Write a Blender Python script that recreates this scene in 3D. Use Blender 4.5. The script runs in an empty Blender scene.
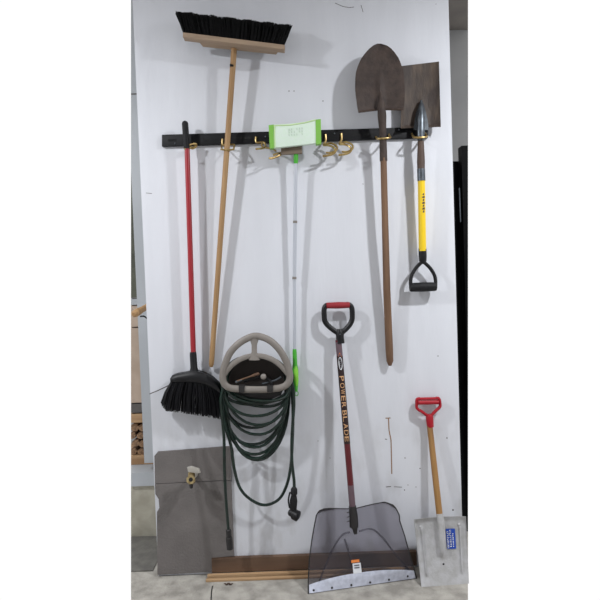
import bpy, bmesh, math, random
from mathutils import Vector as V, Matrix, Euler
random.seed(7)
C = bpy.context.scene

# ---------------------------------------------------------------- camera, world, lamps, exposure
CAM_Y, CAM_Z, FPX = -2.5, 1.35, 543.0
PITCH, ROLL = math.radians(1.9), math.radians(2.05)
cam_d = bpy.data.cameras.new('camera')
cam = bpy.data.objects.new('camera', cam_d)
C.collection.objects.link(cam)
cam.location = (0, CAM_Y, CAM_Z)
ROT = Matrix.Rotation(math.radians(90) - PITCH, 3, 'X') @ Matrix.Rotation(-ROLL, 3, 'Z')
cam.rotation_euler = ROT.to_euler()
cam_d.sensor_width = 36
cam_d.lens = 36 * FPX / 600
C.camera = cam
C.view_settings.view_transform = 'Standard'
C.view_settings.look = 'None'
C.view_settings.gamma = 1
C.view_settings.use_curve_mapping = False
C.view_settings.exposure = 0.0

world = bpy.data.worlds.new('open_white_surroundings')
C.world = world
world.use_nodes = True
wb = world.node_tree.nodes['Background']
wb.inputs[0].default_value = (1, 1, 1, 1)
wb.inputs[1].default_value = 1.02

def lamp(name, loc, power, size, col=(.95, .97, 1.0), tilt=8):
    l = bpy.data.lights.new(name, 'AREA'); l.shape = 'DISK'; l.size = size
    l.energy = power; l.color = col
    o = bpy.data.objects.new(name, l); o.location = loc; o.rotation_euler = (math.radians(tilt), 0, 0)
    C.collection.objects.link(o)
    return o
lamp('garage_ceiling_lamp', (-1.62, -1.25, 2.66), 46, .12)
lamp('garage_ceiling_lamp.001', (1.38, -1.25, 2.66), 46, .12)

# ---------------------------------------------------------------- helpers
CP = V(cam.location)
def ray(px, py):
    return (ROT @ V(((px - 300) / FPX, (300 - py) / FPX, -1))).normalized()
def P(px, py, d=0.0):
    """point seen at photo pixel px,py standing d metres in front of the wall face (Y = 0)"""
    r = ray(px, py)
    return CP + r * ((-d - CAM_Y) / r.y)
def F(px, py, z=0.0):
    r = ray(px, py)
    return CP + r * ((z - CAM_Z) / r.z)
def R(px, d=0.0):
    return px * (-CAM_Y - d) / FPX

def lin(c):
    return tuple(((x / 255) / 12.92 if x / 255 <= .04045 else ((x / 255 + .055) / 1.055) ** 2.4) for x in c)

MATS = {}
def mat(name, rgb, rough=.6, metal=0.0, rgb2=None, scale=20, detail=4, stretch=(1, 1, 1), bump=0.0, bscale=None, lo=.35, hi=.65, coat=0, spec=.5):
    m = bpy.data.materials.new(name); m.use_nodes = True
    nt = m.node_tree; b = nt.nodes['Principled BSDF']
    b.inputs['Base Color'].default_value = (*lin(rgb), 1)
    b.inputs['Roughness'].default_value = rough
    b.inputs['Metallic'].default_value = metal
    b.inputs['Specular IOR Level'].default_value = spec
    b.inputs['Coat Weight'].default_value = coat
    if rgb2 or bump:
        tc = nt.nodes.new('ShaderNodeTexCoord'); mp = nt.nodes.new('ShaderNodeMapping')
        mp.inputs['Scale'].default_value = stretch
        nt.links.new(tc.outputs['Object'], mp.inputs['Vector'])
    if rgb2:
        n = nt.nodes.new('ShaderNodeTexNoise'); n.inputs['Scale'].default_value = scale; n.inputs['Detail'].default_value = detail
        nt.links.new(mp.outputs[0], n.inputs['Vector'])
        r = nt.nodes.new('ShaderNodeValToRGB')
        r.color_ramp.elements[0].position = lo; r.color_ramp.elements[1].position = hi
        r.color_ramp.elements[0].color = (*lin(rgb), 1); r.color_ramp.elements[1].color = (*lin(rgb2), 1)
        nt.links.new(n.outputs['Fac'], r.inputs[0]); nt.links.new(r.outputs[0], b.inputs['Base Color'])
    if bump:
        n2 = nt.nodes.new('ShaderNodeTexNoise'); n2.inputs['Scale'].default_value = bscale or scale; n2.inputs['Detail'].default_value = 6
        nt.links.new(mp.outputs[0], n2.inputs['Vector'])
        bp = nt.nodes.new('ShaderNodeBump'); bp.inputs['Strength'].default_value = bump; bp.inputs['Distance'].default_value = .01
        nt.links.new(n2.outputs['Fac'], bp.inputs['Height']); nt.links.new(bp.outputs[0], b.inputs['Normal'])
    MATS[name] = m
    return m

def finish(bm, sharp=35):
    bmesh.ops.recalc_face_normals(bm, faces=bm.faces)
def obj(name, bm, m, parent=None, smooth=True):
    finish(bm)
    if parent is not None:
        org = V(parent['_o'])
    else:
        mn = V((min(v.co[i] for v in bm.verts) for i in range(3))); mx = V((max(v.co[i] for v in bm.verts) for i in range(3)))
        org = V(((mn.x + mx.x) / 2, (mn.y + mx.y) / 2, mn.z))
    bmesh.ops.translate(bm, verts=bm.verts, vec=-org)
    me = bpy.data.meshes.new(name); bm.to_mesh(me); bm.free()
    if smooth:
        for p in me.polygons: p.use_smooth = True
        me.set_sharp_from_angle(angle=math.radians(35))
    me.materials.append(m)
    o = bpy.data.objects.new(name, me); C.collection.objects.link(o)
    if parent is not None: o.parent = parent
    else: o.location = org
    o['_o'] = list(org)
    return o
def tag(o, label, cat, group=None):
    o['label'] = label; o['category'] = cat
    if group: o['group'] = group
    return o
def thing(name, label, cat, loc, group=None):
    o = bpy.data.objects.new(name, None); C.collection.objects.link(o)
    o.empty_display_size = .05; o.location = loc; o['_o'] = list(loc)
    return tag(o, label, cat, group)
def struct(name, bm, m, label=None, smooth=False):
    o = obj(name, bm, m, None, smooth); o['kind'] = 'structure'
    if label: o['label'] = label
    return o
B = bmesh.new

def smooth_path(pts, n=6, closed=False):
    """Catmull-Rom through points"""
    out = []; N = len(pts)
    rng = range(N) if closed else range(N - 1)
    for i in rng:
        p0 = pts[(i - 1) % N] if closed or i > 0 else pts[0]
        p1 = pts[i]; p2 = pts[(i + 1) % N]
        p3 = pts[(i + 2) % N] if closed or i + 2 < N else pts[-1]
        for k in range(n):
            t = k / n
            out.append(.5 * ((2 * p1) + (p2 - p0) * t + (2 * p0 - 5 * p1 + 4 * p2 - p3) * t * t + (3 * p1 - p0 - 3 * p2 + p3) * t ** 3))
    if not closed: out.append(pts[-1].copy())
    return out
def tube(bm, pts, r, seg=10, closed=False, caps=True, flat=None):
    """round tube; r a number or one per point; flat=(a,b): ellipse, a across the path in the wall plane, b towards the room"""
    N = len(pts); rs = r if isinstance(r, (list, tuple)) else [r] * N
    rings = []; up = None
    for i in range(N):
        if closed: t = pts[(i + 1) % N] - pts[i - 1]
        else: t = pts[min(i + 1, N - 1)] - pts[max(i - 1, 0)]
        t = t.normalized()
        if flat:
            b = V((0, 1, 0)); b = (b - t * b.dot(t)).normalized(); a = t.cross(b)
            ra, rb = flat[0] * rs[i], flat[1] * rs[i]
        else:
            if up is None:
                up = V((0, 1, 0)) if abs(t.y) < .9 else V((1, 0, 0))
            up = (up - t * up.dot(t)).normalized(); b = up; a = t.cross(b); ra = rb = rs[i]
        rings.append([bm.verts.new(pts[i] + a * math.cos(2 * math.pi * k / seg) * ra + b * math.sin(2 * math.pi * k / seg) * rb) for k in range(seg)])
    M = N if closed else N - 1
    for i in range(M):
        A, D = rings[i], rings[(i + 1) % N]
        for k in range(seg):
            bm.faces.new((A[k], A[(k + 1) % seg], D[(k + 1) % seg], D[k]))
    if caps and not closed:
        bm.faces.new(rings[0]); bm.faces.new(rings[-1])
    return bm
def rod(bm, a, b, prof, seg=14, flat=None):
    """turned piece: prof = [(t, radius)]"""
    return tube(bm, [a.lerp(b, t) for t, _ in prof], [q for _, q in prof], seg, flat=flat)
def prism(bm, pts, vec):
    f = [bm.verts.new(p) for p in pts]; k = [bm.verts.new(p + vec) for p in pts]
    n = len(pts)
    bm.faces.new(f); bm.faces.new(list(reversed(k)))
    for i in range(n): bm.faces.new((f[i], k[i], k[(i + 1) % n], f[(i + 1) % n]))
    return bm
def bev(bm, w, seg=2):
    bmesh.ops.bevel(bm, geom=list(bm.edges), offset=w, segments=seg, affect='EDGES', profile=.6)
    return bm
def box(bm, x0, x1, y0, y1, z0, z1):
    return prism(bm, [V((x0, y0, z0)), V((x1, y0, z0)), V((x1, y0, z1)), V((x0, y0, z1))], V((0, y1 - y0, 0)))
def shell(bm, rows, vec):
    """closed sheet from a grid of points, thickness vec (a vector or f(i,j))"""
    n, m = len(rows), len(rows[0])
    f = [[bm.verts.new(p) for p in r] for r in rows]
    k = [[bm.verts.new(p + vec) for p in r] for r in rows]
    for i in range(n - 1):
        for j in range(m - 1):
            bm.faces.new((f[i][j], f[i][j + 1], f[i + 1][j + 1], f[i + 1][j]))
            bm.faces.new((k[i][j], k[i + 1][j], k[i + 1][j + 1], k[i][j + 1]))
    for j in range(m - 1):
        bm.faces.new((f[0][j], k[0][j], k[0][j + 1], f[0][j + 1])); bm.faces.new((f[-1][j], f[-1][j + 1], k[-1][j + 1], k[-1][j]))
    for i in range(n - 1):
        bm.faces.new((f[i][0], f[i + 1][0], k[i + 1][0], k[i][0])); bm.faces.new((f[i][-1], k[i][-1], k[i + 1][-1], f[i + 1][-1]))
    return bm
def interp(tab, y):
    if y <= tab[0][0]: return tab[0][1]
    for (a, b), (c, d) in zip(tab, tab[1:]):
        if y <= c: return b + (d - b) * (y - a) / (c - a)
    return tab[-1][1]
def cut(bm, px, keep_right):
    """trim the setting where the photographed view ends"""
    n = ray(px, 0).cross(ray(px, 600)).normalized()
    if n.x < 0: n = -n
    if not keep_right: n = -n
    geom = list(bm.verts) + list(bm.edges) + list(bm.faces)
    res = bmesh.ops.bisect_plane(bm, geom=geom, plane_co=CP, plane_no=n, clear_inner=True)
    ed = [e for e in bm.edges if e.is_boundary]
    if ed: bmesh.ops.holes_fill(bm, edges=ed)
    return bm
LX, RX = 131, 468

# ---------------------------------------------------------------- materials
M_wall = mat('white_painted_wall', (206, 208, 214), .55, rgb2=(212, 214, 220), scale=2.2, stretch=(3, 1, .6), bump=.12, bscale=9)
nt = M_wall.node_tree   # grime near the bottom of the wall where the hose drips: patchy grey smears
tc = nt.nodes.new('ShaderNodeTexCoord'); sep = nt.nodes.new('ShaderNodeSeparateXYZ')
nt.links.new(tc.outputs['Object'], sep.inputs[0])
nz = nt.nodes.new('ShaderNodeTexNoise'); nz.inputs['Scale'].default_value = 7; nz.inputs['Detail'].default_value = 7
mp = nt.nodes.new('ShaderNodeMapping'); mp.inputs['Scale'].default_value = (1.6, 1, .8)
nt.links.new(tc.outputs['Object'], mp.inputs[0]); nt.links.new(mp.outputs[0], nz.inputs['Vector'])
mr = nt.nodes.new('ShaderNodeMapRange'); mr.inputs[1].default_value = .9; mr.inputs[2].default_value = .1
mr.inputs[3].default_value = 0; mr.inputs[4].default_value = .5
nt.links.new(sep.outputs['Z'], mr.inputs[0])
r2 = nt.nodes.new('ShaderNodeValToRGB'); r2.color_ramp.elements[0].position = .5; r2.color_ramp.elements[1].position = .72
nt.links.new(nz.outputs['Fac'], r2.inputs[0])
mu = nt.nodes.new('ShaderNodeMath'); mu.operation = 'MULTIPLY'
nt.links.new(mr.outputs[0], mu.inputs[0]); nt.links.new(r2.outputs[0], mu.inputs[1])
mx = nt.nodes.new('ShaderNodeMixRGB'); mx.inputs[2].default_value = (*lin((150, 147, 142)), 1)
b = nt.nodes['Principled BSDF']; src = b.inputs['Base Color'].links[0].from_socket
nt.links.new(mu.outputs[0], mx.inputs[0]); nt.links.new(src, mx.inputs[1]); nt.links.new(mx.outputs[0], b.inputs['Base Color'])

M_ceil_unseen = mat('unseen_ceiling_paint', (206, 204, 200), .8, rgb2=(198, 196, 192), scale=5)
M_room_unseen = mat('unseen_room_paint', (214, 214, 216), .9, rgb2=(206, 206, 208), scale=3)
M_floor = mat('worn_concrete', (138, 134, 127), .85, rgb2=(172, 168, 160), scale=14, detail=12, bump=.4, bscale=80, lo=.36, hi=.64)
M_far = mat('far_grey_wall', (140, 140, 140), .8, rgb2=(150, 150, 150), scale=3)
M_farceil = mat('far_ceiling', (112, 107, 102), .9, rgb2=(100, 96, 92), scale=6)
M_trim = mat('white_gloss_trim', (168, 172, 176), .5, rgb2=(158, 162, 166), scale=6, stretch=(1, 1, .3))
M_black = mat('black_metal', (9, 9, 12), .55, rgb2=(14, 14, 18), scale=40, spec=.25)
M_slot = mat('black_recess', (5, 5, 6), .8)
M_cab = mat('black_cabinet', (4, 4, 5), .6, rgb2=(6, 6, 7), scale=5, spec=.08)
M_brass = mat('brass_hook', (182, 158, 104), .35, .5, rgb2=(136, 110, 62), scale=60)
M_bristle = mat('black_bristle', (5, 5, 6), .7, spec=.15)
M_bristle2 = mat('dark_bristle', (12, 12, 16), .5, spec=.35)
M_blkpl = mat('black_plastic', (14, 14, 17), .45, spec=.35)
M_blkrub = mat('black_rubber', (17, 17, 20), .6, spec=.3, bump=.3, bscale=200)
M_red = mat('red_painted_steel', (150, 18, 32), .35, coat=.3)
M_redpl = mat('red_plastic', (158, 22, 36), .45, spec=.3)
M_redgrip = mat('dark_red_grip', (140, 26, 36), .55, bump=.2, bscale=150)
M_tan = mat('tan_wood', (168, 134, 92), .6, rgb2=(142, 108, 70), scale=30, stretch=(1, 1, .05), bump=.1)
M_tan2 = mat('pale_block_wood', (160, 138, 116), .7, rgb2=(140, 120, 100), scale=30, stretch=(.1, 1, 1))
M_oldwood = mat('weathered_wood', (118, 88, 64), .7, rgb2=(86, 62, 46), scale=30, stretch=(1, 1, .06), bump=.25)
M_dkwood = mat('dark_handle_wood', (84, 66, 56), .65, rgb2=(62, 48, 42), scale=30, stretch=(1, 1, .06))
M_yelwood = mat('honey_wood', (158, 118, 68), .6, rgb2=(130, 92, 52), scale=30, stretch=(1, 1, .05))
M_rust = mat('rusty_steel', (46, 35, 30), .7, 0, rgb2=(66, 52, 45), scale=26, detail=8, bump=.25, bscale=70, lo=.35, hi=.7)
M_rust2 = mat('rusty_steel_worn', (52, 42, 37), .65, .05, rgb2=(90, 76, 64), scale=12, detail=8, stretch=(2, 1, .7), bump=.2, bscale=60, lo=.4, hi=.72)
M_steel = mat('bare_steel', (104, 110, 116), .38, .7, rgb2=(74, 80, 86), scale=40)
M_steel2 = mat('dark_forged_steel', (74, 80, 86), .45, .5, rgb2=(54, 58, 62), scale=30)
M_yellow = mat('yellow_fiberglass', (232, 196, 22), .4)
M_green = mat('green_plastic', (124, 184, 76), .5)
M_green2 = mat('leaf_green_grip', (70, 170, 50), .5)
M_lime = mat('lime_plastic', (136, 210, 70), .4)
M_pad = mat('pale_green_mop_pad', (212, 230, 212), .85, rgb2=(216, 230, 218), scale=90, bump=.04)
M_padtrim = mat('pale_lime_piping', (200, 228, 168), .7)
M_foam = mat('brown_mop_backing', (112, 98, 84), .8)
M_alupole = mat('silver_pole', (186, 190, 198), .35, .2)
M_taupe = mat('taupe_plastic', (132, 126, 120), .5, rgb2=(120, 114, 108), scale=12)
M_dark = mat('dark_plastic', (34, 32, 32), .6)
M_bin = mat('dark_bin_plastic', (44, 36, 32), .7)  # dark brown plastic of the bin and back plate
M_hose = mat('dark_green_hose', (14, 38, 30), .32, rgb2=(9, 26, 20), scale=30)
M_maroon = mat('maroon_tube', (92, 18, 28), .35, .2, coat=.3)
M_mauve = mat('bare_mauve_tube', (104, 84, 92), .4, .3)
M_print = mat('black_print', (34, 12, 14), .5)
M_gold = mat('gold_lettering', (206, 160, 116), .5)
M_white = mat('white_sticker', (216, 218, 222), .5)
M_ink = mat('grey_ink', (90, 92, 98), .6)
M_orange = mat('orange_sticker', (226, 130, 60), .5)
M_blue = mat('blue_sticker', (24, 66, 160), .45)
M_alu = mat('scuffed_aluminium', (164, 163, 162), .5, .15, rgb2=(180, 180, 182), scale=26, detail=8, bump=.15, bscale=90)
M_alu2 = mat('bright_wear_strip', (206, 210, 224), .3, .1, rgb2=(184, 188, 202), scale=50)
M_board = mat('grey_fibreboard', (114, 109, 107), .9, rgb2=(100, 96, 94), scale=6, detail=10, bump=.3, bscale=90)
M_valve = mat('aged_brass', (176, 158, 116), .4, .7, rgb2=(130, 112, 76), scale=70)
M_valve2 = mat('pale_pipe', (180, 176, 168), .5, .3)
M_walnut = mat('walnut_board', (104, 80, 62), .6, rgb2=(80, 60, 46), scale=22, stretch=(.08, 1, 1), detail=7)
M_lath = mat('raw_lath', (180, 148, 112), .75, rgb2=(142, 110, 78), scale=26, stretch=(.08, 1, 1))
M_scuff = mat('dark_scuff', (88, 84, 82), .9)
M_rustmark = mat('brown_stain', (136, 104, 78), .9)
M_card = mat('cardboard', (176, 158, 142), .85, rgb2=(164, 146, 130), scale=10)
M_olive = mat('olive_sheet', (86, 88, 76), .8, rgb2=(66, 68, 60), scale=9)
M_log = mat('split_firewood', (150, 118, 88), .85, rgb2=(84, 62, 46), scale=60, stretch=(1, 1, 2))
M_curb = mat('concrete_curb', (168, 164, 150), .9, rgb2=(150, 146, 132), scale=16, detail=8)

# smoky translucent plastic
M_smoke = bpy.data.materials.new('smoky_clear_plastic'); M_smoke.use_nodes = True
nt = M_smoke.node_tree; nt.nodes.clear()
out = nt.nodes.new('ShaderNodeOutputMaterial'); mixs = nt.nodes.new('ShaderNodeMixShader')
tr = nt.nodes.new('ShaderNodeBsdfTransparent'); gl = nt.nodes.new('ShaderNodeBsdfPrincipled')
tr.inputs[0].default_value = (.84, .83, .86, 1)
gl.inputs['Base Color'].default_value = (.17, .16, .18, 1); gl.inputs['Roughness'].default_value = .24
fr = nt.nodes.new('ShaderNodeFresnel'); fr.inputs[0].default_value = 1.45
ad = nt.nodes.new('ShaderNodeMath'); ad.operation = 'ADD'; ad.inputs[1].default_value = .14
nt.links.new(fr.outputs[0], ad.inputs[0]); nt.links.new(ad.outputs[0], mixs.inputs[0])
nt.links.new(tr.outputs[0], mixs.inputs[1]); nt.links.new(gl.outputs[0], mixs.inputs[2]); nt.links.new(mixs.outputs[0], out.inputs[0])

# ---------------------------------------------------------------- the setting
WT = .12
tl, tr_ = P(131.5, -14), P(449.5, -14)
bl, br = P(155.6, 568), P(465.8, 568)
zb = .055
def wx(a, b_, z):   # the side edges are plumb
    return a
lxe = (P(132.5, 20).x + P(155, 480).x) / 2
rxe = (P(450.5, 20).x + P(464, 500).x) / 2 - .009
bm = B(); prism(bm, [V((lxe, 0, .0)), V((rxe, 0, .0)), V((rxe, 0, 2.8)), V((lxe, 0, 2.8))], V((0, WT, 0)))
wall = struct('wall_back', bm, M_wall, 'free-standing white painted wall that the tools hang on')

# marks and scratches on the wall
def mark(name, pts, w, m):
    bm = B()
    for (a, b_) in zip(pts, pts[1:]):
        A, D = P(*a, .0004), P(*b_, .0004)
        t = (D - A).normalized(); s = V((t.z, 0, -t.x)) * R(w) / 2
        prism(bm, [A - s, D - s, D + s, A + s], V((0, .0012, 0)))
    return obj(name, bm, m, wall, False)
mark('stain', [(388.5, 418.5), (389, 430), (391, 440), (391.4, 456), (391.8, 474)], 1.1, M_rustmark)
mark('stain', [(385.5, 418.2), (390.5, 418)], 1.0, M_rustmark)
mark('scratch', [(386, 487), (391, 486.5)], .8, M_scuff)
mark('scratch', [(394, 486.8), (402, 487.2)], .6, M_scuff)
mark('scratch', [(385, 439), (387, 439.4)], .8, M_scuff)
mark('crack', [(149.5, 394), (158, 390.5), (168.5, 385.5)], .9, M_scuff)
mark('scratch', [(335, 3), (343, 6.5), (349, 7.5), (354, 7)], .5, M_scuff)
mark('scratch', [(361, 5), (363, 12)], .5, M_scuff)
mark('scratch', [(146, 193), (152, 193.5)], .5, M_scuff)
for (x, y, q) in [(289, 91, 1.0), (294, 91, .9), (323, 101, 1), (363, 184, .7), (405, 458, 1), (453, 510, 1.6), (416, 487, .8), (404.6, 490, 1),
                  (447, 438, 1.2), (420, 468.5, 1), (330, 458, .7), (318, 441, .7), (436, 4, .6), (438, 356, 1), (408, 485, .7)]:
    bm = B(); c = P(x, y, .0006); rr = R(q) * .6
    prism(bm, [c + V((math.cos(a) * rr, 0, math.sin(a) * rr)) for a in [k * math.pi / 4 for k in range(8)]], V((0, .0012, 0)))
    obj('nail_hole', bm, M_scuff, wall, False)

# concrete floor: reaches past the wall's left end to the curb; wide in front of the view
M_floor_shade = mat('shadow_toned_concrete', (106, 104, 98), .9, rgb2=(90, 88, 84), scale=18, detail=10, bump=.4, bscale=70)  # wall's shadow on the left floor, painted as a darker concrete colour
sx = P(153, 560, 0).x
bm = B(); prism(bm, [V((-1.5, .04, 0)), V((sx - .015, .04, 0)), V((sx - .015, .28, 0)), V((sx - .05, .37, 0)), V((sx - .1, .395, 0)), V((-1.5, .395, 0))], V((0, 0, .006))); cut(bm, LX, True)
struct('floor_shade_patch', bm, M_floor_shade, 'floor patch coloured dark as the shadow left of the white wall')
bm = B(); box(bm, -3, 3, -.62, .50, -.1, 0); cut(bm, LX, True); cut(bm, RX, False)
box(bm, -2.35, 2.35, -3.2, -.62, -.1, 0)
floor = struct('floor', bm, M_floor, 'worn grey concrete garage floor with stains')
def fmark(name, pts, w, m):
    bm = B()
    for (a, b_) in zip(pts, pts[1:]):
        A, D = F(*a, .0004), F(*b_, .0004); t = (D - A).normalized(); s = V((t.y, -t.x, 0)) * w / 2
        prism(bm, [A - s, D - s, D + s, A + s], V((0, 0, .001)))
    return obj(name, bm, m, floor, False)
fmark('crack', [(212.5, 586), (211.5, 592), (211, 600), (210.8, 606)], .0045, M_slot)
bm = B(); box(bm, -2.45, 2.45, -3.2, 0, 3.1, 3.18)  # unseen ceiling, added to darken the ambient light near the wall top
struct('ceiling_unseen', bm, M_ceil_unseen, 'unseen ceiling over the garage, added to cut ambient light')
# unseen garage walls behind and beside the viewer, added to cut ambient light
bm = B(); box(bm, -2.45, -2.35, -3.2, 0, 0, 3.1); struct('wall_left_unseen', bm, M_room_unseen, 'unseen left side wall of the garage, added to cut ambient light')
bm = B(); box(bm, 2.35, 2.45, -3.2, 0, 0, 3.1); struct('wall_right_unseen', bm, M_room_unseen, 'unseen right side wall of the garage, added to cut ambient light')
bm = B(); box(bm, -2.45, 2.45, -3.3, -3.2, 0, 3.1); struct('wall_front_unseen', bm, M_room_unseen, 'unseen garage wall behind the viewer, added to cut ambient light')

# right of the wall: far wall and ceiling
yf = .95
zc = P(460, 30, -yf).z
bm = B(); box(bm, .5, 3, yf, yf + .1, 0, zc); cut(bm, RX, False)
struct('wall_far', bm, M_far, 'grey far wall seen past the right edge of the white wall')
bm = B(); box(bm, .5, 3, .13, yf + .1, zc, zc + .06); cut(bm, RX, False)
struct('ceiling_far', bm, M_farceil, 'dim ceiling above the far grey wall')
bm = B(); box(bm, .7, 3, .502, yf + .1, -.1, 0); cut(bm, RX, False)
struct('floor_far', bm, M_floor, 'concrete floor under the black cabinet')

# left of the wall: plumb trim, sill, curb
yt = .40
x0 = P(141.5, 400, -yt).x; x1 = P(158, 400, -yt).x
zs = P(148, 463, -yt).z
bm = B(); box(bm, x0, x1, yt, yt + .03, zs, 2.95)
zj = P(135, 94, -yt).z
cut(bm, LX, True)
t1 = struct('trim_1', bm, M_trim, 'white vertical door casing at the left edge of the wall')
bm = B(); box(bm, x0, x1, yt - .002, yt + .001, zj - .003, zj + .003); cut(bm, LX, True); obj('joint', bm, M_scuff, t1, False)
zt, zu = P(145, 473, -yt + .02).z, P(145, 486, -yt + .02).z
bm = B(); box(bm, -1.5, x1, yt - .02, yt + .42, zu, zt); cut(bm, LX, True)
struct('trim_2', bm, M_trim, 'white sill board above the concrete curb')
bm = B(); box(bm, -1.5, x1, yt + .0, yt + .42, 0, zu - .001); cut(bm, LX, True)
struct('trim_3', bm, M_curb, 'concrete curb below the white sill')

# ---------------------------------------------------------------- things left of the wall
yb = yt + .12
bm = B(); box(bm, -1.5, x1 + .4, yb + .3, yb + .36, 0, 2.95); cut(bm, LX, True)
struct('wall_storage', bm, M_far, 'grey wall behind the shelves left of the white wall')
bm = B(); box(bm, -1.5, x1 + .02, yb, yb + .25, zt + .001, P(140, 456, -yb).z); cut(bm, LX, True)
tag(obj('shelf_board', bm, M_lath, None, False), 'pale plank shelf under the firewood, left of the white wall', 'shelf')
logs = [(133, 451.5, 4), (141, 452, 3.6), (135.5, 443, 4), (142.5, 444, 3.8), (132.5, 435.5, 3.6), (140, 436, 3.8), (134.5, 427.6, 4.4), (142, 427.8, 4.2)]
names = ['bottom row left', 'bottom row right', 'second row left', 'second row right', 'third row left', 'third row right', 'top row left', 'top row right']
for (x, y, q), nm in zip(logs, names):
    bm = B(); a = P(x, y, -yb - .02)
    rr = R(q, -yb)
    pts = [a + V((math.cos(t) * rr * random.uniform(.9, 1.15), 0, math.sin(t) * rr * random.uniform(.8, 1.05))) for t in [k * math.pi / 3.5 for k in range(7)]]
    prism(bm, pts, V((0, .2, 0))); cut(bm, LX, True)
    if len(bm.verts) > 3:
        tag(obj('firewood_log', bm, M_log, None, False), 'split firewood log, %s in the small stack left of the wall' % nm, 'firewood', 'firewood stacked left of the wall')
for (ya, yc, m, nm, lb, cat) in [(414, 423, M_lath, 'shelf_board', 'brown plank shelf directly above the firewood stack', 'shelf'),
                                 (404, 413, M_scuff, 'storage_tray', 'low dark grey tray between the cardboard box and the plank shelf', 'tray'),
                                 (328, 403, M_card, 'cardboard_box', 'tall beige cardboard box left of the wall, under the wooden handle', 'box'),
                                 (306, 327, M_card, 'cardboard_box', 'smaller beige cardboard box at the height of the wooden handle', 'box'),
                                 (299, 305, M_trim, 'shelf_board', 'thin white shelf board above the beige boxes', 'shelf'),
                                 (120, 298, M_olive, 'folded_tarp', 'dark olive folded tarp standing on the white shelf', 'tarp')]:
    bm = B(); box(bm, -1.5, x1 + .02, yb, yb + .22, P(137, yc, -yb).z + .002, P(137, ya, -yb).z); cut(bm, LX, True)
    tag(obj(nm, bm, m, None, False), lb, cat)
t = thing('mallet', 'tan wooden tool handle poking out past left edge of wall with black cord', 'tool', P(141, 311, -.1))
bm = B(); rod(bm, P(133.5, 314.5, .0), P(150, 305, -.16), [(0, R(2)), (.04, R(3.4)), (.14, R(3.9)), (.3, R(3.7)), (.5, R(3.2)), (1, R(3))])
obj('handle', bm, M_tan, t)
bm = B(); tube(bm, smooth_path([P(140, 316.5, -.04), P(144, 316.3, -.05), P(147.5, 319, -.07), P(150, 322.5, -.1)]), R(.8), 8)
obj('cord', bm, M_blkpl, t)

# ---------------------------------------------------------------- black cabinet on the right
yc = .30
zr = P(464, 147, -yc).z
t = thing('storage_cabinet', 'tall black cabinet standing just past the right edge of the white wall', 'cabinet', P(462, 400, -yc - .2).xy.to_3d())
bm = B(); box(bm, .55, 2, yc + .03, yf - .02, 0, P(456, 160, -yc).z); cut(bm, RX, False); obj('body', bm, M_cab, t, False)
xd = P(461, 200, -yc).x
bm = B(); box(bm, xd, 2, yc - .03, yc + .028, .02, zr); cut(bm, RX, False); obj('door', bm, M_cab, t, False)
bm = B(); tube(bm, [P(459.3, 188, -yc + .035), P(460.5, 222, -yc + .035)], R(.7), 8); obj('handle', bm, M_steel, t)

# ---------------------------------------------------------------- rail
rail = thing('tool_rail', 'long black steel tool rail with brass hooks across the wall', 'rack', P(295, 144, .0))
bm = B()
prism(bm, [P(161.8, 146.3, .018), P(161.8, 134.6, .018), P(428.2, 126.6, .018), P(428.2, 137.6, .018)], V((0, .018, 0)))
bev(bm, .002); obj('bar', bm, M_black, rail)
def railpt(x, f, d): return P(x, (134.6 + (x - 161.8) * -.03) + f * 11.4, d)
for x in [172, 207, 238, 247, 357, 367, 398]:
    bm = B(); prism(bm, [railpt(x - 4, .42, .0192), railpt(x - 4, .6, .0192), railpt(x + 4, .6, .0192), railpt(x + 4, .42, .0192)], V((0, .001, 0)))
    obj('slot', bm, M_slot, rail, False)
for x, f in [(205.6, .05), (265.3, .45), (334.5, .35), (399, .2), (175, .8)]:
    bm = B(); c = railpt(x, f, .0185); rod(bm, c, c + V((0, -.003, 0)), [(0, R(.8)), (.6, R(.7)), (1, R(.3))], 8); obj('screw', bm, M_steel, rail)

def hook(pts, r=.9, double=None):
    k_ = lambda q: [(a, b_, .02 + (d - .02) * (.7 if max(p[2] for p in q) != .088 else 1)) for a, b_, d in q]
    pts = k_(pts); double = k_(double) if double else None
    bm = B(); tube(bm, smooth_path([P(*p) for p in pts], 6), R(r * 1.1), 8)
    if double: tube(bm, smooth_path([P(*p) for p in double], 6), R(r), 8)
    return obj('hook', bm, M_brass, rail)
for dx, dy, s in [(0, 0, 1), (15.8, -1, 1.12)]:
    hook([(325.4 + dx, 134.5 + dy, .022), (325.6 + dx, 141 + dy, .026), (323.6 + dx, 145 + dy, .045), (328 + dx, 145.3 + dy, .06), (333 + dx, 147 + dy, .07), (335.5 + dx, 151 + dy, .085), (331.5 + dx, 154.5 + dy, .09), (322.8 + dx, 156.2 + dy, .10)], 1.0,
         [(323.6 + dx, 145 + dy, .045), (330 + dx, 143.2 + dy, .05), (336 + dx, 145.6 + dy, .06), (336.8 + dx, 149.5 + dy, .07), (332 + dx, 152.6 + dy, .08), (326 + dx, 152.8 + dy, .085)])
hook([(194, 143, .02), (194.5, 147, .03), (190.5, 147.6, .06), (184.5, 149, .085)], .9, [(194.5, 147, .03), (196.5, 144.5, .05), (194, 143.8, .06), (189.5, 145, .08)])
hook([(189.5, 147.2, .06), (193, 148, .05), (196.3, 145.8, .04)], 1.3)
hook([(222.4, 139, .02), (222.6, 144.6, .024), (226, 144.8, .04), (233.8, 144.6, .05), (234, 147, .08)], .8, [(220.5, 149.3, .09), (227, 150, .095), (234.5, 149.3, .09)])
hook([(234, 147, .08), (233, 149.4, .09), (226, 150, .095), (222, 149.2, .08), (221.8, 145, .024)], .7)
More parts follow.
